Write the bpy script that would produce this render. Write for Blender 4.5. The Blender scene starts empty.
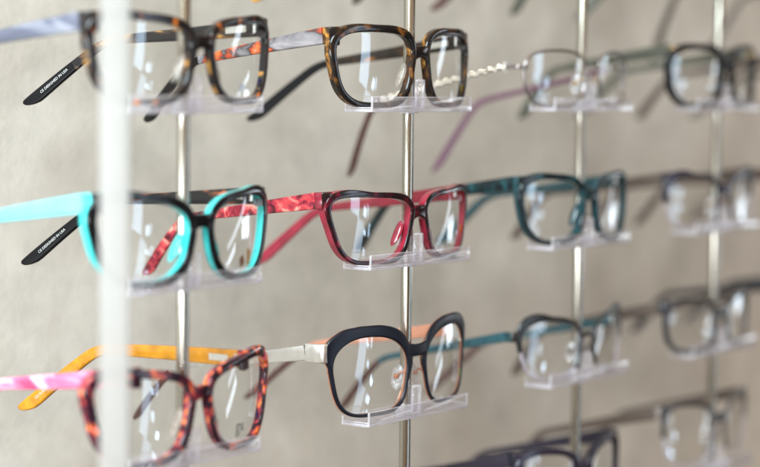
import bpy, bmesh, math, random
import numpy as np
from mathutils import Vector, Matrix

random.seed(7)
scene = bpy.context.scene
COL = scene.collection
MM = 0.001
SX = 0.180            # column pitch
SZ = 0.080627         # shelf pitch

# ------------------------------------------------------------------ helpers
def tag(o, label=None, cat=None, group=None, kind=None):
    if label: o['label'] = label
    if cat: o['category'] = cat
    if group: o['group'] = group
    if kind: o['kind'] = kind
    return o

def empty(name, loc, rot=(0, 0, 0)):
    o = bpy.data.objects.new(name, None)
    o.empty_display_size = 0.01
    o.location = loc
    o.rotation_euler = rot
    COL.objects.link(o)
    return o

class MB:
    def __init__(self):
        self.v = []; self.f = []; self.m = []
    def add(self, verts, faces, mats=0):
        b = len(self.v)
        self.v += [tuple(p) for p in verts]
        for i, f in enumerate(faces):
            self.f.append([b + k for k in f])
            self.m.append(mats if isinstance(mats, int) else mats[i])
    def sweep(self, rings, closed=False, caps=True, mats=0):
        """rings: list of equal length vertex loops; mats: per ring-edge slot list or int"""
        n = len(rings); k = len(rings[0])
        vs = [p for r in rings for p in r]
        fs = []; ms = []
        for i in range(n if closed else n - 1):
            j = (i + 1) % n
            for e in range(k):
                g = (e + 1) % k
                fs.append([i * k + e, i * k + g, j * k + g, j * k + e])
                ms.append(mats if isinstance(mats, int) else mats[e])
        if caps and not closed:
            fs.append(list(range(k))); ms.append(mats if isinstance(mats, int) else mats[0])
            fs.append([(n - 1) * k + e for e in range(k)][::-1]); ms.append(mats if isinstance(mats, int) else mats[0])
        self.add(vs, fs, ms)
    def build(self, name, mats, parent=None, smooth=True, angle=38, recalc=True):
        me = bpy.data.meshes.new(name)
        me.from_pydata([(x * MM, y * MM, z * MM) for x, y, z in self.v], [], self.f)
        for m in (mats if isinstance(mats, (list, tuple)) else [mats]):
            me.materials.append(m)
        me.polygons.foreach_set('material_index', self.m)
        bm = bmesh.new(); bm.from_mesh(me)
        if recalc: bmesh.ops.recalc_face_normals(bm, faces=bm.faces)
        if smooth:
            for f in bm.faces: f.smooth = True
            lim = math.radians(angle)
            for e in bm.edges:
                if len(e.link_faces) == 2 and e.calc_face_angle(0) > lim: e.smooth = False
        bm.to_mesh(me); bm.free()
        o = bpy.data.objects.new(name, me)
        COL.objects.link(o)
        if parent: o.parent = parent
        return o

# ------------------------------------------------------------------ materials
def new_mat(name):
    m = bpy.data.materials.new(name); m.use_nodes = True
    nt = m.node_tree; nt.nodes.clear()
    out = nt.nodes.new('ShaderNodeOutputMaterial')
    return m, nt, out

def N(nt, t, **kw):
    n = nt.nodes.new(t)
    for k, v in kw.items():
        if k in n.inputs: n.inputs[k].default_value = v
        else: setattr(n, k, v)
    return n

def ramp(nt, stops, interp='LINEAR'):
    r = nt.nodes.new('ShaderNodeValToRGB'); r.color_ramp.interpolation = interp
    el = r.color_ramp.elements
    while len(el) < len(stops): el.new(0.5)
    for e, (p, c) in zip(el, stops):
        e.position = p; e.color = (*c, 1)
    return r

def acetate(name, col, rough=0.16, var=0.12, coat=0.25, spec=0.45):
    m, nt, out = new_mat(name)
    p = N(nt, 'ShaderNodeBsdfPrincipled', Roughness=rough)
    p.inputs['Coat Weight'].default_value = coat; p.inputs['Coat Roughness'].default_value = 0.05
    p.inputs['Specular IOR Level'].default_value = spec
    tc = N(nt, 'ShaderNodeTexCoord'); no = N(nt, 'ShaderNodeTexNoise', Scale=160.0, Detail=4.0)
    nt.links.new(tc.outputs['Object'], no.inputs['Vector'])
    r = ramp(nt, [(0.3, tuple(c * (1 - var) for c in col)), (0.7, tuple(min(1, c * (1 + var)) for c in col))])
    nt.links.new(no.outputs['Fac'], r.inputs['Fac']); nt.links.new(r.outputs['Color'], p.inputs['Base Color'])
    rr = N(nt, 'ShaderNodeMapRange'); rr.inputs['To Min'].default_value = rough * 0.8; rr.inputs['To Max'].default_value = rough * 1.4
    nt.links.new(no.outputs['Fac'], rr.inputs['Value']); nt.links.new(rr.outputs['Result'], p.inputs['Roughness'])
    nt.links.new(p.outputs[0], out.inputs['Surface'])
    return m

def tortoise(name, stops, scale=130.0, rough=0.14, seed=0.0, stretch=(1, 1, 1)):
    m, nt, out = new_mat(name)
    p = N(nt, 'ShaderNodeBsdfPrincipled', Roughness=rough)
    p.inputs['Coat Weight'].default_value = 0.08; p.inputs['Coat Roughness'].default_value = 0.05; p.inputs['Specular IOR Level'].default_value = 0.36
    tc = N(nt, 'ShaderNodeTexCoord'); mp = N(nt, 'ShaderNodeMapping')
    mp.inputs['Location'].default_value = (seed, seed * 1.7, seed * 0.6); mp.inputs['Scale'].default_value = stretch
    n1 = N(nt, 'ShaderNodeTexNoise', Scale=scale, Detail=3.0, Roughness=0.55, Distortion=0.9)
    nt.links.new(tc.outputs['Object'], mp.inputs['Vector']); nt.links.new(mp.outputs[0], n1.inputs['Vector'])
    r = ramp(nt, stops)
    nt.links.new(n1.outputs['Fac'], r.inputs['Fac']); nt.links.new(r.outputs['Color'], p.inputs['Base Color'])
    nt.links.new(p.outputs[0], out.inputs['Surface'])
    return m

def metal(name, col, rough=0.25, brushed=False):
    m, nt, out = new_mat(name)
    p = N(nt, 'ShaderNodeBsdfPrincipled', Roughness=rough, Metallic=1.0)
    tc = N(nt, 'ShaderNodeTexCoord'); mp = N(nt, 'ShaderNodeMapping')
    mp.inputs['Scale'].default_value = (1, 1, 0.04) if brushed else (1, 1, 1)
    no = N(nt, 'ShaderNodeTexNoise', Scale=900.0 if brushed else 300.0, Detail=3.0)
    nt.links.new(tc.outputs['Object'], mp.inputs['Vector']); nt.links.new(mp.outputs[0], no.inputs['Vector'])
    r = ramp(nt, [(0.25, tuple(c * 0.82 for c in col)), (0.75, col)])
    nt.links.new(no.outputs['Fac'], r.inputs['Fac']); nt.links.new(r.outputs['Color'], p.inputs['Base Color'])
    rr = N(nt, 'ShaderNodeMapRange'); rr.inputs['To Min'].default_value = rough * 0.75; rr.inputs['To Max'].default_value = rough * 1.3
    nt.links.new(no.outputs['Fac'], rr.inputs['Value']); nt.links.new(rr.outputs['Result'], p.inputs['Roughness'])
    nt.links.new(p.outputs[0], out.inputs['Surface'])
    return m

def both_sides_fresnel(nt, ior):
    fr = N(nt, 'ShaderNodeFresnel'); ge = nt.nodes.new('ShaderNodeNewGeometry')
    mr = N(nt, 'ShaderNodeMapRange'); mr.inputs['To Min'].default_value = ior; mr.inputs['To Max'].default_value = 1.0 / ior
    nt.links.new(ge.outputs['Backfacing'], mr.inputs['Value']); nt.links.new(mr.outputs[0], fr.inputs['IOR'])
    return fr

def lens_mat(name, tint=(0.97, 0.975, 0.97), refl=(0.92, 0.96, 1.0), ior=1.68, speckle=0.5):
    m, nt, out = new_mat(name)
    tr = N(nt, 'ShaderNodeBsdfTransparent', Color=(*tint, 1))
    gl = N(nt, 'ShaderNodeBsdfGlossy', Color=(*refl, 1), Roughness=0.012)
    fr = both_sides_fresnel(nt, ior)
    mx = N(nt, 'ShaderNodeMixShader')
    nt.links.new(fr.outputs[0], mx.inputs[0]); nt.links.new(tr.outputs[0], mx.inputs[1]); nt.links.new(gl.outputs[0], mx.inputs[2])
    # tiny pale specks and a faint pale mottle over the demo lens
    tc = N(nt, 'ShaderNodeTexCoord')
    vo = N(nt, 'ShaderNodeTexVoronoi', Scale=620.0); nt.links.new(tc.outputs['Object'], vo.inputs['Vector'])
    sm = N(nt, 'ShaderNodeTexNoise', Scale=70.0, Detail=5.0, Roughness=0.65); nt.links.new(tc.outputs['Object'], sm.inputs['Vector'])
    d1 = N(nt, 'ShaderNodeMapRange'); d1.inputs['From Min'].default_value = 0.20; d1.inputs['From Max'].default_value = 0.05
    d1.inputs['To Max'].default_value = 0.55 * speckle
    nt.links.new(vo.outputs['Distance'], d1.inputs['Value'])
    d2 = N(nt, 'ShaderNodeMapRange'); d2.inputs['From Min'].default_value = 0.52; d2.inputs['From Max'].default_value = 0.75
    nt.links.new(sm.outputs['Fac'], d2.inputs['Value'])
    mul = N(nt, 'ShaderNodeMath', operation='MULTIPLY'); nt.links.new(d1.outputs[0], mul.inputs[0]); nt.links.new(d2.outputs[0], mul.inputs[1])
    add = N(nt, 'ShaderNodeMath', operation='MULTIPLY_ADD'); nt.links.new(d2.outputs[0], add.inputs[0])
    add.inputs[1].default_value = 0.03 * speckle; nt.links.new(mul.outputs[0], add.inputs[2])
    df = N(nt, 'ShaderNodeBsdfDiffuse', Color=(0.85, 0.87, 0.88, 1)); tl = N(nt, 'ShaderNodeBsdfTranslucent', Color=(0.8, 0.82, 0.82, 1))
    dm = N(nt, 'ShaderNodeMixShader', Fac=0.5); nt.links.new(df.outputs[0], dm.inputs[1]); nt.links.new(tl.outputs[0], dm.inputs[2])
    m2 = N(nt, 'ShaderNodeMixShader'); nt.links.new(add.outputs[0], m2.inputs[0]); nt.links.new(mx.outputs[0], m2.inputs[1]); nt.links.new(dm.outputs[0], m2.inputs[2])
    nt.links.new(m2.outputs[0], out.inputs['Surface'])
    return m

def clear_plastic(name, tint=(0.90, 0.88, 0.94), body=(0.80, 0.77, 0.88), haze=0.22, ior=1.49):
    m, nt, out = new_mat(name)
    tr = N(nt, 'ShaderNodeBsdfTransparent', Color=(*tint, 1))
    df = N(nt, 'ShaderNodeBsdfDiffuse', Color=(*body, 1)); tl = N(nt, 'ShaderNodeBsdfTranslucent', Color=(*body, 1))
    dm = N(nt, 'ShaderNodeMixShader', Fac=0.6); nt.links.new(df.outputs[0], dm.inputs[1]); nt.links.new(tl.outputs[0], dm.inputs[2])
    tc = N(nt, 'ShaderNodeTexCoord'); no = N(nt, 'ShaderNodeTexNoise', Scale=220.0, Detail=5.0)
    nt.links.new(tc.outputs['Object'], no.inputs['Vector'])
    hz = N(nt, 'ShaderNodeMapRange'); hz.inputs['From Min'].default_value = 0.3; hz.inputs['From Max'].default_value = 0.75
    hz.inputs['To Min'].default_value = haze * 0.7; hz.inputs['To Max'].default_value = min(1, haze * 1.4)
    nt.links.new(no.outputs['Fac'], hz.inputs['Value'])
    m1 = N(nt, 'ShaderNodeMixShader'); nt.links.new(hz.outputs[0], m1.inputs[0]); nt.links.new(tr.outputs[0], m1.inputs[1]); nt.links.new(dm.outputs[0], m1.inputs[2])
    gl = N(nt, 'ShaderNodeBsdfGlossy', Roughness=0.06); fr = both_sides_fresnel(nt, ior)
    m2 = N(nt, 'ShaderNodeMixShader'); nt.links.new(fr.outputs[0], m2.inputs[0]); nt.links.new(m1.outputs[0], m2.inputs[1]); nt.links.new(gl.outputs[0], m2.inputs[2])
    nt.links.new(m2.outputs[0], out.inputs['Surface'])
    return m

def flat(name, col, rough=0.5):
    return acetate(name, col, rough=rough, var=0.05, coat=0.0, spec=0.3)

M = {}
M['black'] = acetate('black_acetate', (0.004, 0.004, 0.005), coat=0.0, spec=0.28, rough=0.10)
M['softblack'] = acetate('soft_black_acetate', (0.009, 0.008, 0.008), rough=0.25, coat=0.1)
M['teal'] = acetate('turquoise_acetate', (0.04, 0.50, 0.50), var=0.08)
M['tealpale'] = acetate('pale_turquoise_acetate', (0.13, 0.46, 0.50), var=0.08)
M['red'] = acetate('crimson_acetate', (0.21, 0.012, 0.028), var=0.25)
M['redblack'] = tortoise('black_red_acetate', [(0.40, (0.006, 0.004, 0.005)), (0.54, (0.022, 0.004, 0.007)), (0.68, (0.14, 0.006, 0.018))], scale=110, seed=14)
M['redpale'] = tortoise('red_marbled_acetate', [(0.36, (0.03, 0.006, 0.008)), (0.47, (0.22, 0.012, 0.03)), (0.56, (0.50, 0.05, 0.06)), (0.66, (0.62, 0.30, 0.24))], scale=110, seed=3)
M['tort'] = tortoise('dark_tortoise_acetate', [(0.48, (0.006, 0.005, 0.005)), (0.58, (0.020, 0.010, 0.005)), (0.66, (0.12, 0.045, 0.010)), (0.76, (0.40, 0.16, 0.03))], scale=120, seed=1)
M['tortback'] = tortoise('amber_tortoise_acetate', [(0.44, (0.010, 0.007, 0.005)), (0.56, (0.05, 0.02, 0.007)), (0.66, (0.34, 0.15, 0.03)), (0.76, (0.6, 0.32, 0.08))], scale=100, seed=2)
M['tortorange'] = tortoise('black_orange_tortoise_acetate', [(0.54, (0.008, 0.006, 0.006)), (0.60, (0.04, 0.014, 0.008)), (0.65, (0.55, 0.13, 0.010)), (0.72, (0.85, 0.33, 0.03))], scale=90, seed=4.6)
M['tortred'] = tortoise('red_orange_tortoise_acetate', [(0.48, (0.014, 0.005, 0.010)), (0.55, (0.07, 0.009, 0.020)), (0.60, (0.34, 0.03, 0.02)), (0.66, (0.72, 0.17, 0.025)), (0.73, (0.66, 0.10, 0.25))], scale=120, seed=5)
M['tortredback'] = tortoise('pink_orange_tortoise_acetate', [(0.42, (0.03, 0.006, 0.016)), (0.53, (0.32, 0.03, 0.05)), (0.62, (0.80, 0.24, 0.05)), (0.70, (0.80, 0.20, 0.40))], scale=140, seed=6)
M['silverlav'] = tortoise('silver_lavender_temple', [(0.40, (0.03, 0.03, 0.045)), (0.54, (0.09, 0.095, 0.13)), (0.66, (0.30, 0.30, 0.34))], scale=60, seed=7, stretch=(1, .3, 1), rough=0.2)
M['blackamber'] = tortoise('black_amber_temple', [(0.50, (0.010, 0.009, 0.010)), (0.58, (0.05, 0.03, 0.02)), (0.66, (0.45, 0.22, 0.05))], scale=110, seed=8, stretch=(1, .3, 1))
M['blackred'] = tortoise('black_orange_temple', [(0.50, (0.010, 0.009, 0.010)), (0.58, (0.06, 0.03, 0.02)), (0.66, (0.50, 0.12, 0.05))], scale=130, seed=9, stretch=(1, .3, 1))
M['redflame'] = tortoise('silver_flame_temple', [(0.34, (0.25, 0.23, 0.24)), (0.46, (0.12, 0.11, 0.12)), (0.49, (0.05, 0.03, 0.03)), (0.53, (0.42, 0.06, 0.02)), (0.60, (0.62, 0.15, 0.04)), (0.68, (0.4, 0.38, 0.42))], scale=75, seed=10.3, stretch=(1, .5, 1))
M['pink'] = tortoise('pink_pearl_temple', [(0.36, (0.42, 0.03, 0.10)), (0.50, (0.55, 0.12, 0.22)), (0.64, (0.72, 0.46, 0.52))], scale=80, seed=11, stretch=(1, .3, 1))
M['amber'] = acetate('amber_acetate', (0.40, 0.165, 0.008), var=0.28)
M['olive'] = acetate('olive_amber_acetate', (0.36, 0.20, 0.03), var=0.2)
M['navy'] = acetate('matte_navy_metal', (0.004, 0.005, 0.010), rough=0.32, coat=0.0, spec=0.3)
M['copper'] = metal('copper_metal', (0.80, 0.36, 0.22), rough=0.3)
M['copperpaint'] = acetate('copper_enamel', (0.50, 0.22, 0.14), rough=0.3)
M['silver'] = metal('brushed_silver', (0.78, 0.78, 0.76), rough=0.32)
M['steel'] = metal('brushed_steel', (0.46, 0.44, 0.39), rough=0.17, brushed=True)
M['wire'] = metal('dark_wire', (0.30, 0.27, 0.27), rough=0.25)
M['gold'] = metal('gold_metal', (0.80, 0.55, 0.25), rough=0.25)
M['purple'] = acetate('plum_acetate', (0.10, 0.035, 0.07), rough=0.3)
M['brown'] = acetate('dark_brown_acetate', (0.055, 0.02, 0.018), rough=0.25)
M['darkteal'] = tortoise('dark_teal_acetate', [(0.44, (0.004, 0.008, 0.010)), (0.56, (0.006, 0.022, 0.027)), (0.72, (0.014, 0.085, 0.098))], scale=120, seed=12)
M['tealmid'] = acetate('petrol_acetate', (0.006, 0.038, 0.048), var=0.25)
M['tealtemple'] = acetate('petrol_temple_acetate', (0.012, 0.065, 0.085), var=0.2, rough=0.25)
M['greygreen'] = acetate('grey_green_acetate', (0.06, 0.065, 0.05), rough=0.3)
M['greybrown'] = acetate('grey_brown_acetate', (0.08, 0.06, 0.05), rough=0.3)
M['smoke'] = acetate('smoky_acetate', (0.022, 0.022, 0.026), rough=0.2)
M['violet'] = acetate('dark_violet_acetate', (0.012, 0.009, 0.022), rough=0.2)
M['crystal'] = metal('crystal_chain', (0.85, 0.80, 0.72), rough=0.12)
M['lens'] = lens_mat('demo_lens')
M['lens_edge'] = clear_plastic('lens_edge', haze=0.45)
M['acrylic'] = clear_plastic('clear_acrylic', tint=(0.985, 0.978, 0.99), body=(0.94, 0.92, 0.98), haze=0.11, ior=1.42)
M['acrylic_edge'] = clear_plastic('acrylic_cut_edge', tint=(0.97, 0.96, 0.985), haze=0.5, body=(0.96, 0.94, 0.99), ior=1.45)
M['pad'] = clear_plastic('silicone_pad', tint=(0.93, 0.92, 0.93), body=(0.86, 0.84, 0.86), haze=0.3)
M['clearpad'] = clear_plastic('clear_acetate', tint=(0.92, 0.88, 0.84), body=(0.80, 0.74, 0.70), haze=0.3)
M['print_white'] = flat('white_print', (0.42, 0.42, 0.41))
M['print_dark'] = flat('dark_print', (0.05, 0.05, 0.06))
M['print_brown'] = flat('brown_print', (0.16, 0.07, 0.03))
M['print_tan'] = flat('tan_print', (0.42, 0.24, 0.10))
M['print_blue'] = flat('blue_print', (0.12, 0.22, 0.42))
M['st_blue'] = flat('blue_sticker', (0.01, 0.05, 0.55), 0.3)
M['st_yellow'] = flat('yellow_sticker', (0.80, 0.58, 0.03), 0.3)
M['st_green'] = flat('green_sticker', (0.10, 0.45, 0.08), 0.3)

# wall plaster
def wall_mat():
    m, nt, out = new_mat('grey_plaster')
    p = N(nt, 'ShaderNodeBsdfPrincipled', Roughness=0.6)
    p.inputs['Specular IOR Level'].default_value = 0.25
    tc = N(nt, 'ShaderNodeTexCoord')
    n1 = N(nt, 'ShaderNodeTexNoise', Scale=7.0, Detail=6.0, Roughness=0.6, Distortion=0.4)
    n2 = N(nt, 'ShaderNodeTexNoise', Scale=38.0, Detail=8.0, Roughness=0.65)
    n3 = N(nt, 'ShaderNodeTexNoise', Scale=300.0, Detail=4.0)
    for n in (n1, n2, n3): nt.links.new(tc.outputs['Object'], n.inputs['Vector'])
    r1 = ramp(nt, [(0.34, (0.40, 0.366, 0.318)), (0.5, (0.49, 0.455, 0.402)), (0.66, (0.575, 0.542, 0.488))])
    r2 = ramp(nt, [(0.34, (0.88, 0.88, 0.88)), (0.55, (1.0, 1.0, 1.0)), (0.74, (1.09, 1.09, 1.09))])
    nt.links.new(n1.outputs['Fac'], r1.inputs['Fac']); nt.links.new(n2.outputs['Fac'], r2.inputs['Fac'])
    mx = N(nt, 'ShaderNodeMix', data_type='RGBA', blend_type='MULTIPLY'); mx.inputs[0].default_value = 1.0
    nt.links.new(r1.outputs['Color'], mx.inputs[6]); nt.links.new(r2.outputs['Color'], mx.inputs[7])
    nt.links.new(mx.outputs[2], p.inputs['Base Color'])
    ad = N(nt, 'ShaderNodeMath', operation='MULTIPLY_ADD'); nt.links.new(n3.outputs['Fac'], ad.inputs[0]); ad.inputs[1].default_value = 0.25
    nt.links.new(n2.outputs['Fac'], ad.inputs[2])
    bp = N(nt, 'ShaderNodeBump', Strength=0.14, Distance=0.003); nt.links.new(ad.outputs[0], bp.inputs['Height'])
    nt.links.new(bp.outputs[0], p.inputs['Normal'])
    nt.links.new(p.outputs[0], out.inputs['Surface'])
    return m
M['wall'] = wall_mat()

# ------------------------------------------------------------------ setting
WALL_Y = 0.170
mb = MB()
nx, nz = 36, 24
vs = [(-700 + 3400 * i / nx, WALL_Y / MM + 0.6 * math.sin(i * 1.3) * math.cos(j * 0.9), -1300 + 2200 * j / nz) for j in range(nz + 1) for i in range(nx + 1)]
fs = [[j * (nx + 1) + i, j * (nx + 1) + i + 1, (j + 1) * (nx + 1) + i + 1, (j + 1) * (nx + 1) + i] for j in range(nz) for i in range(nx)]
mb.add(vs, fs)
wall = mb.build('back_wall', M['wall'], recalc=False)
tag(wall, 'mottled grey beige plaster wall behind the eyewear display', 'wall', kind='structure')

# ------------------------------------------------------------------ eyeglasses builder (millimetres, local frame: x right, y into wall, z up)
RW = 165.0                                    # face wrap radius
def wrap(u): return u * u / (2 * RW)

def keyed(keys, ang):
    ks = sorted(keys); ang %= 360
    for i, (k, w) in enumerate(ks):
        k2, w2 = ks[(i + 1) % len(ks)]
        if i == len(ks) - 1: k2 += 360
        a = ang if ang >= ks[0][0] else ang + 360
        if k <= a <= k2:
            t = (a - k) / (k2 - k); t = t * t * (3 - 2 * t)
            return w + (w2 - w) * t
    return ks[0][1]

def rrect(w, t, b, split=None):
    """rounded rectangle loop around (a in 0..w, y in -t/2..t/2); returns points and per-edge flag front(0)/back(1)"""
    b = min(b, w * 0.42, t * 0.42)
    pts = []
    def arc(cx, cy, a0, n=3):
        for i in range(n + 1):
            a = math.radians(a0 + 90 * i / n); pts.append((cx + b * math.cos(a), cy + b * math.sin(a)))
    arc(b, -t / 2 + b, 180); arc(w - b, -t / 2 + b, 270)
    fr = len(pts)
    sp = -t / 2 + (split if split else b)
    if split: pts.append((w, sp))
    arc(w - b, t / 2 - b, 0); arc(b, t / 2 - b, 90)
    if split: pts.append((0, sp))
    n = len(pts); fl = []
    for e in range(n):
        y = (pts[e][1] + pts[(e + 1) % n][1]) / 2
        fl.append(0 if y < sp - 1e-6 else 1)
    return pts, fl

class Shape:
    def __init__(s, D):
        s.D = D; s.cx = D['dbl'] / 2 + D['a']
    def outline(s, ang):
        D = s.D; a, b, p = D['a'], D['b'], D.get('p', 3.2)
        c, sn = math.cos(ang), math.sin(ang)
        p = p if sn < 0 else D.get('pt', p + 0.3)
        r = (abs(c / a) ** p + abs(sn / b) ** p) ** (-1 / p)
        x, z = r * c, r * sn
        zz = z / b; xx = x / a
        kk = D.get('k', 0.05); x2 = x * (1 + kk * (zz - 0.3)) if xx > 0 else x * (1 + (0.06 + 0.5 * kk) * (zz - 0.3))
        z2 = z + D.get('c', 0) * xx * (zz + 1) / 2 + D.get('d', 0) * (1 - xx * xx) * max(0, zz) + D.get('e', 0) * (1 - xx * xx) * min(0, zz)
        if zz < 0: x2 += D.get('ns', 0) * (-zz) * (-1 if xx < 0 else 0.0) * -1 * abs(xx)   # nose slope
        return x2, z2

def lens_pt(S, fx, fz=None, r=1.0):
    """lens coordinates: scaled copy of the outline direction"""
    D = S.D
    u = S.cx + fx; z = fz
    rr = min(1.0, math.hypot(fx / D['a'], fz / D['b']))
    y = wrap(u) + (fx * fx + fz * fz) / 400.0 - 0.8
    return u, y, z

def make_glasses(name, loc, D, label, rot=(0, 0, 0)):
    S = Shape(D); a, b, t = D['a'], D['b'], D.get('t', 4.5)
    root = empty(name, loc, rot)
    rl = random.Random(label)
    LR = rl.uniform(360, 520); LT = {sg: (rl.uniform(-.035, .035), rl.uniform(-.03, .03)) for sg in (-1, 1)}
    tag(root, label, 'eyeglasses', 'eyeglasses on the display shelves')
    fm, bkm = M[D['front']], M[D['back']]
    n = 88
    angs = [2 * math.pi * i / n for i in range(n)]
    pts = [S.outline(x) for x in angs]
    wk = D['w']
    span = D.get('arc')            # semi rimless: rim only over these degrees
    fb = MB()
    split = D.get('split', 1.3)
    outer = []
    for i in range(n):
        p0, p1 = pts[i - 1], pts[(i + 1) % n]
        tx, tz = p1[0] - p0[0], p1[1] - p0[1]; l = math.hypot(tx, tz)
        outer.append((tz / l, -tx / l))
    def ring(i, sgn):
        w = keyed(wk, math.degrees(angs[i]))
        tt = t * min(1.0, 0.70 + 0.12 * w) if not D.get('metal') else t
        pr, fl = rrect(w + 0.7, tt, D.get('bev', 1.0), split if tt > 3 else None)
        if len(pr) != 18: pr, fl = rrect(w + 0.7, tt, D.get('bev', 1.0), min(split, tt * .5))
        out = []
        for aa, yy in pr:
            u = S.cx + pts[i][0] + outer[i][0] * (aa - 0.5); z = pts[i][1] + outer[i][1] * (aa - 0.5)
            out.append((sgn * u, wrap(u) + yy, z))
        return out, fl
    for sgn in (1, -1):
        if span:
            idx = [i for i in range(n * 2) if span[0] <= i * 360 / n <= span[1]]
            rings = [ring(i % n, sgn)[0] for i in idx]
            fb.sweep(rings, mats=ring(0, sgn)[1])
        else:
            rings = [ring(i, sgn)[0] for i in range(n)]
            fb.sweep(rings, closed=True, mats=ring(0, sgn)[1])
    # bridge
    zb = D.get('zb', 0.42) * b; hb = D.get('hb', 6.0); ib = min(range(n), key=lambda i: abs(pts[i][1] - zb) + (100 if pts[i][0] > 0 else 0)); ub = S.cx + pts[ib][0] - keyed(wk, math.degrees(angs[ib])) * D.get('bx', 0.35)
    rings = []; fl = None
    for i in range(15):
        q = -1 + 2 * i / 14; u = q * ub
        h = hb * (1 + D.get('bflare', 0.55) * q * q); zc = zb + D.get('barch', 1.5) * (1 - q * q) - D.get('bdrop', 0.0) * (1 - q * q)
        pr, fl = rrect(h, t * 0.86, 1.0, min(split, t * .4))
        rings.append([(u, wrap(u) - D.get('bfwd', 0.6) * (1 - q * q) + yy, zc + aa - h / 2) for aa, yy in pr])
    fb.sweep(rings, mats=fl)
    # end pieces
    he0, he1 = D.get('he', (9.6, 8.6))
    it = int(n * 48 / 360); ztop = pts[it][1] + keyed(wk, 48) * max(0.0, outer[it][1])
    ze = ztop - he0 * 0.5 - 0.4 if 'ze' not in D else D['ze'] * b
    ia = min(range(n), key=lambda i: abs(pts[i][1] - ze) + (100 if pts[i][0] < 0 else 0))
    u0 = S.cx + pts[ia][0] + keyed(wk, math.degrees(angs[ia])) * 0.55
    th = D.get('tth', 3.2)
    path = [(-0.2 * keyed(wk, 42), 0.0), (-0.4, 0.1), (1.0, 0.3), (2.2, 0.8), (3.0, 1.8), (3.3, 3.2), (3.4, 5.0)]
    if D.get('metal'): path = [(-3, 0.0), (-0.5, 0.2), (1.5, 0.5), (2.6, 1.2), (3.2, 2.6), (3.5, 6), (3.6, 11.5)] if 'endmat' in D or D.get('w') is WIRE else [(-3, 0.0), (-0.5, 0.2), (1.5, 0.5), (2.6, 1.2), (3.2, 2.6), (3.5, 4), (3.6, 6.0)]
    epm = 2 if 'endmat' in D else None
    for sgn in (1, -1):
        rings = []
        for i, (du, dy) in enumerate(path):
            q = i / (len(path) - 1)
            j0, j1 = max(0, i - 1), min(len(path) - 1, i + 1)
            tx, ty = path[j1][0] - path[j0][0], path[j1][1] - path[j0][1]; l = math.hypot(tx, ty); nx_, ny_ = ty / l, -tx / l
            h = he0 + (he1 - he0) * q; tk = min(t * 0.9, t * 0.9 + (th - t * 0.9) * q)
            pr, fl2 = rrect(h, tk, 0.9, min(split, tk * .4))
            rings.append([(sgn * (u0 + du + nx_ * -yy), wrap(u0) + dy + ny_ * -yy, ze + aa - h / 2) for aa, yy in pr])
        if epm is not None: fb.sweep(rings, mats=[epm] * len(fl2))
        else:
            fb.sweep(rings[:5], mats=fl2); fb.sweep(rings[4:], mats=1)
    fr_mats = [fm, bkm] + ([M[D['endmat']]] if epm else [])
    front = fb.build('front_frame', fr_mats, root)
    # lenses
    lens_objs = {}
    for sgn in (-1, 1):
        lb = MB(); nr = 7
        vs = [(sgn * S.cx, wrap(S.cx) - 0.8, 0)]
        for k in range(1, nr + 1):
            r = k / nr
            for i in range(n):
                x, z = pts[i][0] * r * 1.004, pts[i][1] * r * 1.004; u = S.cx + x
                vs.append((sgn * u, wrap(u) + (x * x + z * z) / LR - 0.8 + LT[sgn][0] * x + LT[sgn][1] * z, z))
        fs = [[0, 1 + i, 1 + (i + 1) % n] for i in range(n)]
        for k in range(nr - 1):
            for i in range(n):
                j = (i + 1) % n
                fs.append([1 + k * n + i, 1 + (k + 1) * n + i, 1 + (k + 1) * n + j, 1 + k * n + j])
        lb.add(vs, fs)
        lo = lb.build('lens', M['lens'], root, recalc=True, angle=80)
        lens_objs[sgn] = lo
        if span:
            eb = MB(); rings = []
            for i in range(n):
                u, z = S.cx + pts[i][0], pts[i][1]
                rings.append([(sgn * (u + outer[i][0] * ca), wrap(u) + cy, z + outer[i][1] * ca) for ca, cy in ((-.3, -1), (.35, -.8), (.35, .8), (-.3, 1))])
            eb.sweep(rings, closed=True)
            eb.build('lens_edge', M['lens_edge'], lo)
    # nose pads
    for sgn in (-1, 1):
        pb = MB()
        xn = S.cx - a; zc = -0.12 * b
        if D.get('pads') == 'metal':
            c = Vector((xn - 0.4, wrap(xn) + 6.5, zc - 1))
            rings = []
            for i in range(9):
                q = -1 + 2 * i / 8; rr = math.sqrt(max(0.02, 1 - abs(q) ** 2.6))
                loop = []
                for e in range(12):
                    an = 2 * math.pi * e / 12
                    dx, dy = 1.0 * rr * math.cos(an), 3.4 * rr * math.sin(an)
                    sl = 0.35 * dy - 0.22 * q * 6.5
                    loop.append((sgn * (c.x + dx + sl), c.y + dy, c.z + q * 6.5))
                rings.append(loop)
            pb.sweep(rings)
            # pad arm
            arm = [(xn - 0.6, wrap(xn) + 0.5, zc + 1), (xn - 1.4, wrap(xn) + 2.5, zc + 2.6), (xn - 0.2, wrap(xn) + 5.0, zc + 1.6), (xn + 0.4, wrap(xn) + 6.3, zc - 0.6)]
            rings = [[(sgn * (x + .45 * math.cos(e * math.pi / 4)), y + .2 * math.sin(e * math.pi / 4), z + .45 * math.sin(e * math.pi / 4)) for e in range(8)] for x, y, z in arm]
            pb2 = MB(); pb2.sweep(rings)
            # small screw box behind the pad
            pb2.sweep([[(sgn * (c.x + 1.4 + 1.0 * math.cos(e * math.pi / 4)), c.y + yy, c.z + .8 + 1.2 * math.sin(e * math.pi / 4)) for e in range(8)] for yy in (-1.2, 1.2)])
            po = pb.build('nose_pad', M['pad'], root)
            pb2.build('pad_arm', M[D.get('armmat', 'gold')], po)
        else:
            rings = []
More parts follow.
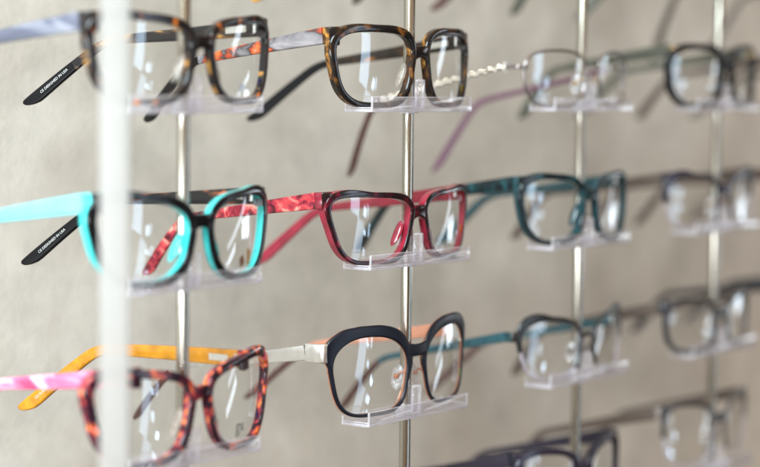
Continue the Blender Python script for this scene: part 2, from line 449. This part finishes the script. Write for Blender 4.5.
            for i in range(9):
                q = -1 + 2 * i / 8; rr = math.sqrt(max(0.03, 1 - q * q))
                xx, zz = S.outline(math.radians(188 + 22 * (1 - q) / 2 + 6)); 
                zz2 = zc - 1 + q * 6.5
                base = S.cx + xx - 0.6
                loop = [(sgn * (base - 0.2 + 1.7 * rr * math.cos(2 * math.pi * e / 12)), wrap(base) + t * 0.45 + 2.6 * rr * math.sin(2 * math.pi * e / 12), zz2) for e in range(12)]
                rings.append(loop)
            pb.sweep(rings)
            pb.build('nose_pad', M[D.get('padmat', D['back'])], root)
    # temples
    L = D.get('L', 140); Lb = D.get('Lb', 92); delta = math.radians(D.get('droop', 8)); beta = math.radians(D.get('bend', 38))
    inw = D.get('inward', 17)
    hk = D.get('th', (8.6, 4.3, 6.9))
    st = [i * (L - 5.0) / 44 for i in range(45)] + [L - 5.0 + d for d in (1.2, 2.3, 3.2, 3.9, 4.4, 4.75, 4.95)]
    ns = len(st); ds = (L - 5.0) / 44
    ye = wrap(u0) + path[-1][1] + 0.25; ue = u0 + path[-1][0]
    for sgn in (-1, 1):
        tb = MB(); y, z = ye, ze; rings = []; cen = []
        dl = delta + (math.radians(D.get('ldroop', 0)) if sgn < 0 else 0)
        for i in range(ns):
            s = st[i]; dstep = s - st[i - 1] if i else 0
            q = min(1, max(0, (s - (Lb - 8)) / 22)); q = q * q * (3 - 2 * q)
            al = dl + beta * q + 0.10 * max(0, (s - Lb - 15) / 40)
            ty, tz = math.cos(al), -math.sin(al)
            if i: y += ty * dstep; z += tz * dstep
            x = ue - inw * (s / L) ** 2.4 + 1.6 * math.sin(min(1, s / 70) * math.pi) 
            f = s / L
            if f < 0.6: h = hk[0] + (hk[1] - hk[0]) * (f / 0.6)
            else: h = hk[1] + (hk[2] - hk[1]) * ((f - 0.6) / 0.36 if f < .96 else 1)
            tk = D.get('tth', 3.2) * (1 - 0.22 * f)
            up = 0.0
            if L - s < 10.0:
                e = 1 - (L - s) / 10.0; h2 = h * (1 - 0.62 * e ** 1.8); up = (h - h2) * 0.5; h = h2
            if L - s < h * 0.5:
                e = 1 - (L - s) / (h * 0.5); sc = math.sqrt(max(0.02, 1 - e ** 2.4)); h *= sc; tk *= max(.5, sc)
            pr, fl = rrect(h, tk, 0.9, tk * 0.5)
            # yy<0 = outside face
            rings.append([(sgn * (x - yy), y + (aa - h / 2 + up) * -tz, z + (aa - h / 2 + up) * ty) for aa, yy in pr])
            cen.append((x, y, z, ty, tz, tk))
        om, im = M[D['tout']], M[D['tin']]
        if D.get('chain') and sgn < 0:
            tb = MB()
            nb = 30
            for k in range(nb):
                s = k * (L * 0.62) / nb
                f0 = s / ds; i0 = int(f0); fr = f0 - i0
                x, y, z = [cen[i0][m] * (1 - fr) + cen[i0 + 1][m] * fr for m in range(3)]
                rad = 1.9 if k % 2 else 1.5
                oz = 0.6 if k % 2 else -0.5
                rs = []
                for a_ in range(7):
                    la = -math.pi / 2 + math.pi * a_ / 6; rr = max(.05, math.cos(la))
                    rs.append([(sgn * (x + rad * rr * math.cos(e * math.pi / 4)), y + rad * rr * math.sin(e * math.pi / 4), z + oz + rad * math.sin(la)) for e in range(8)])
                tb.sweep(rs)
            to = tb.build('temple', M['crystal'], root)
            tb2 = MB(); tb2.sweep(rings[26:], mats=fl)
            tb2.build('temple_tip', [om, im], to)
        else:
            tip0 = D.get('tip')
            if tip0:
                cut = int(44 * tip0[0])
                tb.sweep(rings[:cut + 1], mats=fl); to = tb.build('temple', [om, im], root)
                tb2 = MB(); tb2.sweep(rings[cut:], mats=0); tb2.build('temple_tip', M[tip0[1]], to)
            else:
                tb.sweep(rings, mats=fl); to = tb.build('temple', [om, im], root)
        # hinge barrel on the inner side
        hb_ = MB()
        for zo in (-1.7, 0, 1.7):
            hb_.sweep([[(sgn * (ue - th * 0.5 - 0.9 + 1.1 * math.cos(e * math.pi / 5)), ye + 1.1 * math.sin(e * math.pi / 5), ze + zo + dz) for e in range(10)] for dz in (-.8, .8)])
        hb_.build('hinge', M['silver'], to)
        # printed writing on the inner face of the right temple tip
        if sgn > 0 and D.get('text'):
            i = 42; x, y, z, ty, tz, tk = cen[i]
            x = x - tk * 0.5 - 0.18
            cu = bpy.data.curves.new('txt', 'FONT'); cu.body = D['text']; cu.size = D.get('tsize', 2.0); cu.align_y = 'CENTER'; cu.resolution_u = 3
            tobj = bpy.data.objects.new('txt', cu); COL.objects.link(tobj)
            dg = bpy.context.evaluated_depsgraph_get(); me = tobj.evaluated_get(dg).to_mesh()
            tv = [(v.co.x, v.co.y) for v in me.vertices]; tf = [list(p.vertices) for p in me.polygons]
            tobj.evaluated_get(dg).to_mesh_clear(); bpy.data.objects.remove(tobj)
            xb = MB()
            dxds = (cen[i][0] - cen[i - 6][0]) / (6 * ds)
            xb.add([(x - dxds * tx + 0.0, y - ty * tx - tz * tyy, z - tz * tx + ty * tyy) for tx, tyy in tv], tf)
            xb.build('printed_writing', M[D.get('textmat', 'print_white')], to, smooth=False)
        # metal plaque by the hinge
        if sgn > 0 and D.get('plaque'):
            qb = MB(); i0, i1 = 2, 6
            rs = []
            for i in range(i0, i1 + 1):
                x, y, z, ty, tz, tk = cen[i]
                xi = x - tk * 0.5
                rs.append([(xi - .25, y, z - 1.6), (xi + .3, y, z - 1.6), (xi + .3, y, z + 1.6), (xi - .25, y, z + 1.6)])
            qb.sweep(rs); qb.build('temple_plaque', M['silver'], to)
    # stickers and prints on the viewer's right lens
    if D.get('sticker'):
        sm, fx, fz, sw, sh = D['sticker']
        sb = MB(); g = 5; vs = []
        for j in range(g + 1):
            for i in range(g + 1):
                px = fx * a + (i / g - .5) * sw; pz = fz * b + (j / g - .5) * sh
                q = math.hypot((i / g - .5) * 2, (j / g - .5) * 2)
                k = min(1.0, 1.05 / q) if q > 0 else 1
                px = fx * a + (i / g - .5) * sw * k; pz = fz * b + (j / g - .5) * sh * k
                u, y, z = lens_pt(S, px, pz); y += (px * px + pz * pz) * (1 / LR - 1 / 400) + LT[1][0] * px + LT[1][1] * pz; vs.append((u, y - 0.3, z))
        fs = [[j * (g + 1) + i, j * (g + 1) + i + 1, (j + 1) * (g + 1) + i + 1, (j + 1) * (g + 1) + i] for j in range(g) for i in range(g)]
        sb.add(vs, fs); sb.build('sticker', M[sm], lens_objs[1], recalc=False)
    for (sm, fx, fz, sw, sh) in D.get('marks', []):
        sb = MB(); ne = 14; vs = []
        rnd = random.Random(int(sw * 100 + sh * 7))
        for e in range(ne):
            k = 0.5 * rnd.uniform(.65, 1.1); an = 2 * math.pi * e / ne
            px, pz = fx * a + k * sw * math.cos(an), fz * b + k * sh * math.sin(an); u, y, z = lens_pt(S, px, pz); y += (px * px + pz * pz) * (1 / LR - 1 / 400) + LT[1][0] * px + LT[1][1] * pz; vs.append((u, y - 0.3, z))
        sb.add(vs, [list(range(ne))]); sb.build('lens_print', M[sm], lens_objs[1], recalc=False)
    if D.get('print'):
        body, mat, fx, fz, size = D['print']
        cu = bpy.data.curves.new('txt', 'FONT'); cu.body = body; cu.size = size; cu.resolution_u = 3; cu.align_x = 'CENTER'; cu.space_line = 0.55
        tobj = bpy.data.objects.new('txt', cu); COL.objects.link(tobj)
        dg = bpy.context.evaluated_depsgraph_get(); me = tobj.evaluated_get(dg).to_mesh()
        tv = [(v.co.x, v.co.y) for v in me.vertices]; tf = [list(p.vertices) for p in me.polygons]
        tobj.evaluated_get(dg).to_mesh_clear(); bpy.data.objects.remove(tobj)
        vs = []
        for tx, tyy in tv:
            px, pz = fx * a + tx, fz * b + tyy; u, y, z = lens_pt(S, px, pz); y += (px * px + pz * pz) * (1 / LR - 1 / 400) + LT[1][0] * px + LT[1][1] * pz; vs.append((u, y - 0.3, z))
        xb = MB(); xb.add(vs, tf); xb.build('lens_print', M[mat], lens_objs[1], smooth=False, recalc=False)
    return root, S

# rim width keys (degrees: 0 outer, 90 top, 180 nose, 270 bottom)
CHUNKY = [(0, 2.8), (42, 4.0), (90, 3.2), (150, 3.6), (200, 3.0), (270, 2.0), (320, 2.5)]
MEDIUM = [(0, 2.7), (42, 3.8), (90, 3.0), (150, 3.3), (200, 3.0), (270, 1.9), (320, 2.2)]
THIN = [(0, 2.2), (40, 2.8), (90, 2.4), (180, 2.4), (270, 1.8)]
WIRE = [(0, 0.7), (90, 0.9), (180, 0.7), (270, 0.6)]
BROW = [(0, 1.5), (12, 1.9), (20, 4.6), (30, 7.6), (42, 7.0), (64, 5.6), (80, 5.3), (105, 5.6), (130, 5.8), (160, 4.2), (190, 1.5), (270, 1.1), (330, 1.1)]

def design(**k):
    d = dict(a=26, b=17, p=3.4, k=0.07, c=0, d=0.8, e=0, dbl=16, t=4.6, w=MEDIUM, front='black', back='black', tout='black', tin='black')
    d.update(k); return d

DESIGNS = {
 # (column, row)
 (0, 1): (design(a=26.5, b=17.6, p=3.0, pt=3.6, c=2.0, d=0.3, k=.14, w=CHUNKY, front='tortorange', back='blackamber', tout='silverlav', tin='blackamber', droop=3.5, ldroop=4, bend=31, L=150, tip=(.80, 'black'), text='CE DESIGNED IN USA', padmat='clearpad', plaque=True,
          sticker=('st_blue', .80, -.62, 3.2, 6), print=('gx', 'print_blue', .0, -.74, 6)),
          'black tortoise glasses with orange flecked bridge and silvery temple, upper left behind white strip'),
 (1, 1): (design(a=26, b=18.0, p=3.3, k=.14, w=CHUNKY, front='tort', back='tortback', tout='redflame', tin='tort', droop=8, bend=29, L=147, tip=(.62, 'black'), padmat='clearpad', plaque=True, sticker=('st_yellow', .80, -.62, 3.0, 7)),
          'dark brown tortoise glasses with boxy rims and a flame red flash on the silver temple'),
 (2, 1): (design(a=26, b=15.6, p=2.9, t=1.5, w=WIRE, front='wire', back='wire', tout='brown', tin='purple', metal=True, pads='metal', hb=1.5, barch=2.0, bflare=0.1, bfwd=2, bx=0.1, he=(2.2, 2.2), tth=2.2, th=(3.2, 3.4, 5.2), droop=13, bend=46, L=150, Lb=96, chain=True, ze=.45),
          'thin wire rimmed glasses with a beaded crystal chain temple and plum temple tips'),
 (3, 1): (design(a=25.5, b=17.5, p=2.9, w=CHUNKY, front='black', back='softblack', tout='greygreen', tin='greygreen', endmat='gold', he=(5.5, 4.5), droop=8, pads='metal', padmat='clearpad', tip=(.12, 'greygreen')),
          'black thick rimmed glasses with gold hinges and grey green temples at upper right'),
 (0, 2): (design(a=26, b=17.8, p=2.6, pt=3.3, k=0.18, c=3.0, d=1.0, w=[(0, 3.4), (38, 4.6), (90, 3.2), (150, 3.8), (200, 3.6), (270, 2.4), (320, 2.8)], front='black', back='teal', tout='tealpale', tin='blackred', split=1.2, t=5.2, droop=3.5, ldroop=5, bend=33, L=150, tip=(.64, 'black'), text='CE DESIGNED IN USA', padmat='teal', plaque=True,
          sticker=('st_blue', .80, -.60, 3.2, 6), marks=[('print_brown', .05, -.66, 5.5, 6.5), ('print_tan', .34, -.56, 5, 9), ('print_white', -.16, -.74, 3, 3.5)]),
          'black and turquoise cat eye glasses with pale turquoise temple'),
 (1, 2): (design(a=27.0, b=16.5, p=3.7, pt=4.2, k=0.22, c=1.6, d=0.4, w=[(0, 2.1), (40, 3.4), (90, 2.1), (150, 2.8), (200, 2.3), (270, 1.4), (320, 1.6)], front='redblack', back='red', tout='redpale', tin='red', split=0.6, bev=0.5, t=4.8, droop=8, bend=33, L=144, padmat='red', sticker=('st_yellow', .82, -.30, 3.0, 6)),
          'black glasses with crimson inner rims and red marbled temples'),
 (2, 2): (design(a=25.5, b=17.8, p=2.8, pt=3.2, k=0.15, c=1.4, w=MEDIUM, front='darkteal', back='tealmid', tout='darkteal', tin='tealmid', droop=8, bend=38, padmat='tealmid'),
          'dark teal rounded acetate glasses with teal temples in the middle shelf row'),
 (3, 2): (design(a=26, b=16.4, p=2.9, k=.06, c=2.4, t=3.0, arc=(-25, 205), w=[(0, 2.2), (38, 4.6), (90, 2.2), (150, 2.8), (190, 1.6), (270, 1.5)], front='violet', back='smoke', tout='greybrown', tin='greybrown', pads='metal', padmat='clearpad', droop=8, tth=2.6),
          'dark violet half rimmed glasses with clear lower lens edges at the right'),
 (0, 3): (design(a=26, b=19.0, p=3.0, pt=4.0, k=0.19, c=3.6, d=0.4, w=[(0, 3.2), (40, 4.6), (90, 3.4), (150, 3.8), (200, 3.4), (270, 2.3), (320, 2.6)], front='tortred', back='tortredback', tout='pink', tin='amber', droop=1.0, ldroop=6.5, bend=36, L=141, Lb=85, th=(8.6, 5.6, 7.6), text='CE PURO', padmat='clearpad', plaque=True,
          sticker=('st_blue', .80, -.55, 3.2, 6), print=('gx', 'print_dark', -.05, -.72, 9)),
          'red and orange tortoise glasses with a pink left temple and amber right temple'),
 (1, 3): (design(a=26.5, b=19.0, p=3.6, pt=2.6, k=0.14, c=1.6, d=2.4, t=2.6, w=BROW, front='navy', back='copper', tout='silver', tin='copperpaint', metal=True, endmat='silver', pads='metal', armmat='copper', hb=6.5, barch=-0.5, bflare=.25, zb=.62, ze=.76, he=(10.5, 9.5), tth=1.6, th=(8.0, 3.4, 4.6), droop=9.5, bend=30, L=146, split=1.7, tip=(.72, 'brown'), sticker=('st_green', .82, -.42, 3.0, 5)),
          'navy metal browline glasses with copper inner rims and brushed silver hinge blocks'),
 (2, 3): (design(a=26, b=16.4, p=2.7, k=.09, c=2.6, d=1.4, t=2.4, arc=(-30, 205), w=[(0, 1.8), (38, 5.4), (90, 2.6), (150, 2.8), (190, 1.4), (270, 1.4)], front='softblack', back='tealmid', tout='tealtemple', tin='tealtemple', metal=True, pads='metal', armmat='wire', hb=3, ze=.62, he=(6, 6), tth=2.0, th=(6, 3.6, 5.0), droop=12.5, bend=30, L=146, tip=(.70, 'brown')),
          'black semi rimless browline glasses with broad petrol blue temples'),
 (3, 3): (design(a=25.5, b=15.4, p=2.9, k=.06, c=1.6, w=THIN, front='smoke', back='smoke', tout='greybrown', tin='greybrown', droop=12.5, t=3.4, pads='metal'),
          'smoky grey thin rimmed glasses with dark brown temples at right above the bottom row'),
 (2, 4): (design(a=26, b=17.5, p=2.8, k=.09, c=3.0, w=MEDIUM, front='violet', back='navy', tout='violet', tin='violet', droop=13),
          'dark violet glasses in the bottom row, cut off by the lower edge of the picture'),
 (3, 4): (design(a=26, b=19.0, p=2.9, k=.09, c=3.2, d=1.0, w=THIN, front='smoke', back='clearpad', tout='greybrown', tin='greybrown', t=3.4, droop=14, pads='metal', arc=(-30, 205)),
          'smoky half rimmed glasses with grey brown temples in the bottom right corner'),
 # shelf above the picture: only temple tips hang into view
 (1, 0): (design(tout='olive', tin='amber', droop=9, bend=36, L=150), 'amber temple tip hanging at the top edge above the tortoise pairs'),
 (2, 0): (design(tout='greybrown', tin='brown', front='brown', back='brown', droop=11, bend=34, L=144), 'dark brown temple tips hanging from the top edge left and right of the second rod'),
 (3, 0): (design(tout='greygreen', tin='greygreen', droop=10.5, bend=36, L=144), 'grey green temple tips hanging from the top edge beside the third rod'),
 (4, 0): (design(tout='greybrown', tin='greybrown', droop=20, bend=42, L=150), 'grey temple sloping down behind the rightmost rod at the top right corner'),
 (4, 1): (design(tout='greybrown', tin='greybrown', droop=8, bend=36), 'grey brown temple behind the black gold hinged pair, its front beyond the right edge'),
 (4, 2): (design(tout='greybrown', tin='greybrown', droop=8, bend=36), 'grey brown temple behind the dark violet half rimmed pair, its front beyond the right edge'),
 (4, 3): (design(tout='smoke', tin='smoke', droop=8, bend=36), 'smoky temple behind the thin rimmed grey pair, its front beyond the right edge'),
}
TWEAK = {(1, 3): (0, 0, 2.0), (3, 4): (0, 0, 4.5), (0, 1): (3, -1.5, 1.5), (0, 2): (3, -1.5, 0), (0, 3): (3, -1.5, 0), (2, 2): (1, 0, 0)}   # (col,row): (dx, dy, dz) mm

for (ci, ri), (D, label) in DESIGNS.items():
    dx, dy, dz = TWEAK.get((ci, ri), (0, 0, 0))
    low = D['b'] + abs(keyed(D['w'], 270)) + D.get('e', 0)
    loc = (ci * SX + dx * MM, (-8.3 + D['t'] / 2 + dy) * MM, -SZ * ri + (4.0 + low + dz) * MM)
    yr = random.Random(ci * 10 + ri)
    make_glasses('eyeglasses', loc, D, label, (0, math.radians(yr.uniform(-.5, .5)), math.radians(yr.uniform(-1.0, 1.0))))

# ------------------------------------------------------------------ rods
COLNAME = ['leftmost brushed steel rod behind the turquoise pair', 'brushed steel rod behind the red rimmed pair, sharpest of the rods',
           'brushed steel rod behind the dark teal pair', 'blurred brushed steel rod furthest right in the picture', 'brushed steel rod beyond the right edge of the picture']
def rod_mesh():
    mb = MB(); rings = []; ne = 28
    for z in (-620, -619.4, 239.4, 240):
        r = 3.0 if z not in (-620, 240) else 2.5
        rings.append([(r * math.cos(2 * math.pi * e / ne), r * math.sin(2 * math.pi * e / ne), z) for e in range(ne)])
    mb.sweep(rings)
    return mb
rod0 = rod_mesh().build('steel_rod', M['steel'], None, angle=50)
for ci in range(5):
    o = rod0 if ci == 0 else rod0.copy()
    if ci: COL.objects.link(o)
    o.location = (ci * SX, 0, 0)
    tag(o, COLNAME[ci], 'rod', 'steel display rods')

# ------------------------------------------------------------------ acrylic holders
def box(mb, x0, x1, y0, y1, z0, z1, b=0.35, mats=(0, 1)):
    """box with chamfered edges; chamfers take the brighter cut-edge slot"""
    me = bmesh.new()
    bmesh.ops.create_cube(me, size=1.0)
    for v in me.verts:
        v.co = Vector((x0 + (v.co.x + .5) * (x1 - x0), y0 + (v.co.y + .5) * (y1 - y0), z0 + (v.co.z + .5) * (z1 - z0)))
    old = set()
    r = bmesh.ops.bevel(me, geom=list(me.edges), offset=b, segments=2, affect='EDGES', profile=0.5)
    bf = set(f.index for f in r['faces'])
    me.verts.index_update(); me.faces.index_update()
    ar = sorted(me.faces, key=lambda f: -f.calc_area())[:6]
    big = set(ar)
    mb.add([v.co[:] for v in me.verts], [[v.index for v in f.verts] for f in me.faces], [mats[0] if f in big else mats[1] for f in me.faces])
    me.free()

def holder():
    root = empty('acrylic_holder', (0, 0, 0))
    tr = MB()
    W = 46
    box(tr, -W, W, -9.4, 8.0, 0, 1.5)                       # floor
    box(tr, -W, W, -9.9, -8.6, 0.2, 8.0)                    # front lip
    box(tr, -W + 0.1, W - 0.1, 6.9, 8.2, 0.3, 5.0)          # low back rail
    for s in (-1, 1):                                       # end ribs
        x0, x1 = (W - 1.3, W + 0.05) if s > 0 else (-W - 0.05, -W + 1.3)
        box(tr, x0, x1, -9.0, 7.5, 0.25, 2.6)
    t = tr.build('tray', [M['acrylic'], M['acrylic_edge']], root, angle=60)
    po = MB()
    box(po, -3.8, 3.8, -8.4, -5.8, 1.6, 17.2, b=1.0)        # nose post
    box(po, -0.8, 0.8, -5.7, -3.05, 2, 15)                  # rib to the rod
    po.build('nose_post', [M['acrylic'], M['acrylic_edge']], root, angle=60)
    cl = MB(); ne = 24; rings = []
    for r, z in ((3.06, -0.8), (5.2, -0.8), (5.4, -0.5), (5.4, 6.2), (5.2, 6.5), (3.06, 6.5)):
        rings.append([(r * math.cos(2 * math.pi * e / ne), r * math.sin(2 * math.pi * e / ne), z) for e in range(ne)])
    cl.sweep(rings, caps=False); cl.build('rod_collar', M['acrylic_edge'], root)
    return root
h0 = holder()
kids = list(h0.children)
WHAT = {(0, 1): 'orange flecked black tortoise pair', (1, 1): 'boxy dark brown tortoise pair', (2, 1): 'wire rimmed pair with the crystal chain', (3, 1): 'black pair with gold hinges',
        (0, 2): 'black and turquoise cat eye pair', (1, 2): 'crimson rimmed pair', (2, 2): 'dark teal pair', (3, 2): 'dark violet half rimmed pair',
        (0, 3): 'red orange tortoise pair', (1, 3): 'navy browline pair', (2, 3): 'semi rimless pair with petrol blue temples', (3, 3): 'smoky thin rimmed pair',
        (2, 4): 'dark violet bottom row pair', (3, 4): 'smoky half rimmed bottom right pair'}
first = True
for (ci, ri) in DESIGNS:
    if first: r = h0; first = False
    else:
        r = h0.copy(); COL.objects.link(r)
        for k in kids:
            c = k.copy(); COL.objects.link(c); c.parent = r
    r.location = (ci * SX, 0, -SZ * ri + 1.5 * MM)
    w = WHAT.get((ci, ri))
    if w: lab = 'clear acrylic shelf holder under the ' + w
    else: lab = ('clear acrylic shelf holder outside the picture, %s' % {(1, 0): 'above the boxy tortoise pair', (2, 0): 'above the wire rimmed pair', (3, 0): 'above the gold hinged pair', (4, 0): 'beyond the top right corner', (4, 1): 'right of the gold hinged pair', (4, 2): 'right of the dark violet half rimmed pair', (4, 3): 'right of the smoky pair'}[(ci, ri)])
    tag(r, lab, 'holder', 'acrylic holders on the rods')

# ------------------------------------------------------------------ camera
F_PX, YAW, PIT, ROLL = 2100.689, 0.950164, 0.06875, 0.010521
CP = Vector((-0.729936, -0.632888, -0.067176))
Fv = Vector((math.sin(YAW) * math.cos(PIT), math.cos(YAW) * math.cos(PIT), -math.sin(PIT)))
Rv = Vector((math.cos(YAW), -math.sin(YAW), 0)); Uv = Rv.cross(Fv)
c, s = math.cos(ROLL), math.sin(ROLL)
R2 = c * Rv + s * Uv; U2 = -s * Rv + c * Uv
cam = bpy.data.cameras.new('camera'); co = bpy.data.objects.new('camera', cam); COL.objects.link(co)
mw = Matrix((R2, U2, -Fv)).transposed().to_4x4(); mw.translation = CP
co.matrix_world = mw
cam.sensor_width = 36; cam.lens = F_PX / 760 * 36
cam.clip_start = 0.02; cam.clip_end = 50
cam.dof.use_dof = True; cam.dof.focus_distance = 1.075; cam.dof.aperture_fstop = cam.lens / 23.0
scene.camera = co

# ------------------------------------------------------------------ frosted white strip in front of the left column
def ray_pt(px, py, depth):
    x = (px - 380) / F_PX * depth; v = (py - 233.5) / F_PX * depth
    return CP + Fv * depth + R2 * x - U2 * v
m, nt, out = new_mat('frosted_white_acrylic')
tr = N(nt, 'ShaderNodeBsdfTransparent', Color=(1, 1, 1, 1))
df = N(nt, 'ShaderNodeBsdfPrincipled', Roughness=0.35); df.inputs['Base Color'].default_value = (0.41, 0.395, 0.38, 1)
tl = N(nt, 'ShaderNodeBsdfTranslucent', Color=(0.46, 0.445, 0.43, 1))
a1 = N(nt, 'ShaderNodeMixShader', Fac=0.5); nt.links.new(df.outputs[0], a1.inputs[1]); nt.links.new(tl.outputs[0], a1.inputs[2])
tc = N(nt, 'ShaderNodeTexCoord'); no = N(nt, 'ShaderNodeTexNoise', Scale=45.0, Detail=3.0); nt.links.new(tc.outputs['Object'], no.inputs['Vector'])
mr = N(nt, 'ShaderNodeMapRange'); mr.inputs['To Min'].default_value = 0.66; mr.inputs['To Max'].default_value = 0.80; nt.links.new(no.outputs['Fac'], mr.inputs['Value'])
a2 = N(nt, 'ShaderNodeMixShader'); nt.links.new(mr.outputs[0], a2.inputs[0]); nt.links.new(tr.outputs[0], a2.inputs[1]); nt.links.new(a1.outputs[0], a2.inputs[2])
nt.links.new(a2.outputs[0], out.inputs['Surface'])
sp = ray_pt(115.0, 233, 0.835)
sb = MB(); rings = []
pr, _ = rrect(12.0, 3.0, 1.0)
for z in (-560, 240):
    rings.append([(aa - 6.0, yy, z) for aa, yy in pr])
sb.sweep(rings)
strip = sb.build('display_strip', m, None)
strip.location = (sp.x, sp.y, 0); strip.rotation_euler = (0, 0, -YAW)
tag(strip, 'blurred frosted white upright acrylic strip in front of the left column of glasses', 'strip')

# ------------------------------------------------------------------ light
def area(name, loc, target, sx, sy, power, col):
    l = bpy.data.lights.new(name, 'AREA'); l.shape = 'RECTANGLE'; l.size = sx; l.size_y = sy; l.energy = power; l.color = col
    o = bpy.data.objects.new(name, l); COL.objects.link(o); o.location = loc
    d = Vector(target) - Vector(loc)
    o.rotation_euler = d.to_track_quat('-Z', 'Z').to_euler()
    return o
# key lamp for the light from the left, raised clear of rod reflections
area('left_key_light', (-0.95, -0.38, 0.85), (-0.05, 0.10, -0.18), 0.8, 0.7, 69, (0.76, 0.93, 1.0))
area('left_slit_light', (-0.92, -0.125, -0.15), (0.1, 0.05, -0.15), 0.10, 1.2, 10.5, (0.95, 0.98, 1.0))  # added narrow lamp: bright streaks on rods and left-facing rims
area('wall_slit_light', (-0.36, 0.085, -0.15), (0.1, -0.02, -0.15), 0.055, 0.9, 1.9, (0.78, 0.94, 1.0))  # added lamp by the wall: glare on the left column
# narrow cool windows out in the room: their reflections make the streaks on the lenses
def polar(az, r, z): return (0.2 + r * math.sin(math.radians(az)), -r * math.cos(math.radians(az)), z)
rw = random.Random(5)
def window(name, az, z0, panes, col):
    """a window across the room: one lamp per pane; panes = (offset across, height, width, tall, power)"""
    for (ox, oz, pw, ph, e) in panes:
        a = az + math.degrees(ox / 2.4)
        area(name, polar(a, 2.4, z0 + oz), (0.2, 0, -0.15), pw, ph, e * (0.95 if az < 40 else 0.7), col)
panes = [(0.0, 0.42, 0.26, 0.58, 3.6), (0.01, -0.16, 0.23, 0.50, 2.0), (0.0, -0.66, 0.24, 0.44, 1.5)]
for k in range(6):
    for cx in (0.22, 0.33):
        if rw.random() < 0.75:
            panes.append((cx + rw.uniform(-.02, .02), 0.15 - 0.19 * k + rw.uniform(-.02, .02), 0.075 * rw.uniform(.6, 1.2), 0.12 * rw.uniform(.5, 1.1), 0.33 * rw.uniform(.4, 1.4)))
window('room_window_pane', 20, -0.25, panes, (0.62, 0.81, 1.0))
window('far_window_pane', 67, -0.2, [(0, 0.35, 0.12, 0.7, 2.0), (0.17, -0.1, 0.06, 1.0, 1.0), (-0.14, -.35, 0.08, .5, 1.0), (0.85, -.1, 0.12, .9, 3.2)], (0.82, 0.92, 1.0))

w = bpy.data.worlds.new('World'); scene.world = w; w.use_nodes = True
nt = w.node_tree; nt.nodes.clear()
out = nt.nodes.new('ShaderNodeOutputWorld'); bg = nt.nodes.new('ShaderNodeBackground')
tc = nt.nodes.new('ShaderNodeTexCoord'); sx = nt.nodes.new('ShaderNodeSeparateXYZ')
nt.links.new(tc.outputs['Generated'], sx.inputs[0])
mr = N(nt, 'ShaderNodeMapRange'); mr.inputs['From Min'].default_value = -1; mr.inputs['From Max'].default_value = 1
nt.links.new(sx.outputs['X'], mr.inputs['Value'])
r = ramp(nt, [(0.0, (0.86, 0.66, 0.48)), (0.30, (0.60, 0.43, 0.29)), (0.62, (0.38, 0.26, 0.165)), (1.0, (0.11, 0.075, 0.05))])
nt.links.new(mr.outputs[0], r.inputs['Fac'])
mz = N(nt, 'ShaderNodeMapRange'); mz.inputs['From Min'].default_value = 0.0; mz.inputs['From Max'].default_value = 0.8
mz.inputs['To Min'].default_value = 0.50; mz.inputs['To Max'].default_value = 2.7
nt.links.new(sx.outputs['Z'], mz.inputs['Value'])
no = N(nt, 'ShaderNodeTexNoise', Scale=3.0, Detail=3.0); nt.links.new(tc.outputs['Generated'], no.inputs['Vector'])
mn = N(nt, 'ShaderNodeMapRange'); mn.inputs['From Min'].default_value = 0.3; mn.inputs['From Max'].default_value = 0.7
mn.inputs['To Min'].default_value = 0.6; mn.inputs['To Max'].default_value = 1.4
nt.links.new(no.outputs['Fac'], mn.inputs['Value'])
mu = N(nt, 'ShaderNodeMath', operation='MULTIPLY'); nt.links.new(mz.outputs[0], mu.inputs[0]); nt.links.new(mn.outputs[0], mu.inputs[1])
nt.links.new(r.outputs['Color'], bg.inputs['Color']); nt.links.new(mu.outputs[0], bg.inputs['Strength'])
nt.links.new(bg.outputs[0], out.inputs['Surface'])

# ------------------------------------------------------------------ render settings
scene.render.engine = 'CYCLES'
scene.cycles.use_denoising = True
scene.cycles.max_bounces = 14; scene.cycles.transparent_max_bounces = 40
scene.cycles.glossy_bounces = 6; scene.cycles.transmission_bounces = 8
scene.cycles.sample_clamp_indirect = 8.0
scene.cycles.caustics_reflective = False; scene.cycles.caustics_refractive = False
scene.view_settings.view_transform = 'Standard'; scene.view_settings.look = 'None'
scene.view_settings.exposure = 0; scene.view_settings.gamma = 1
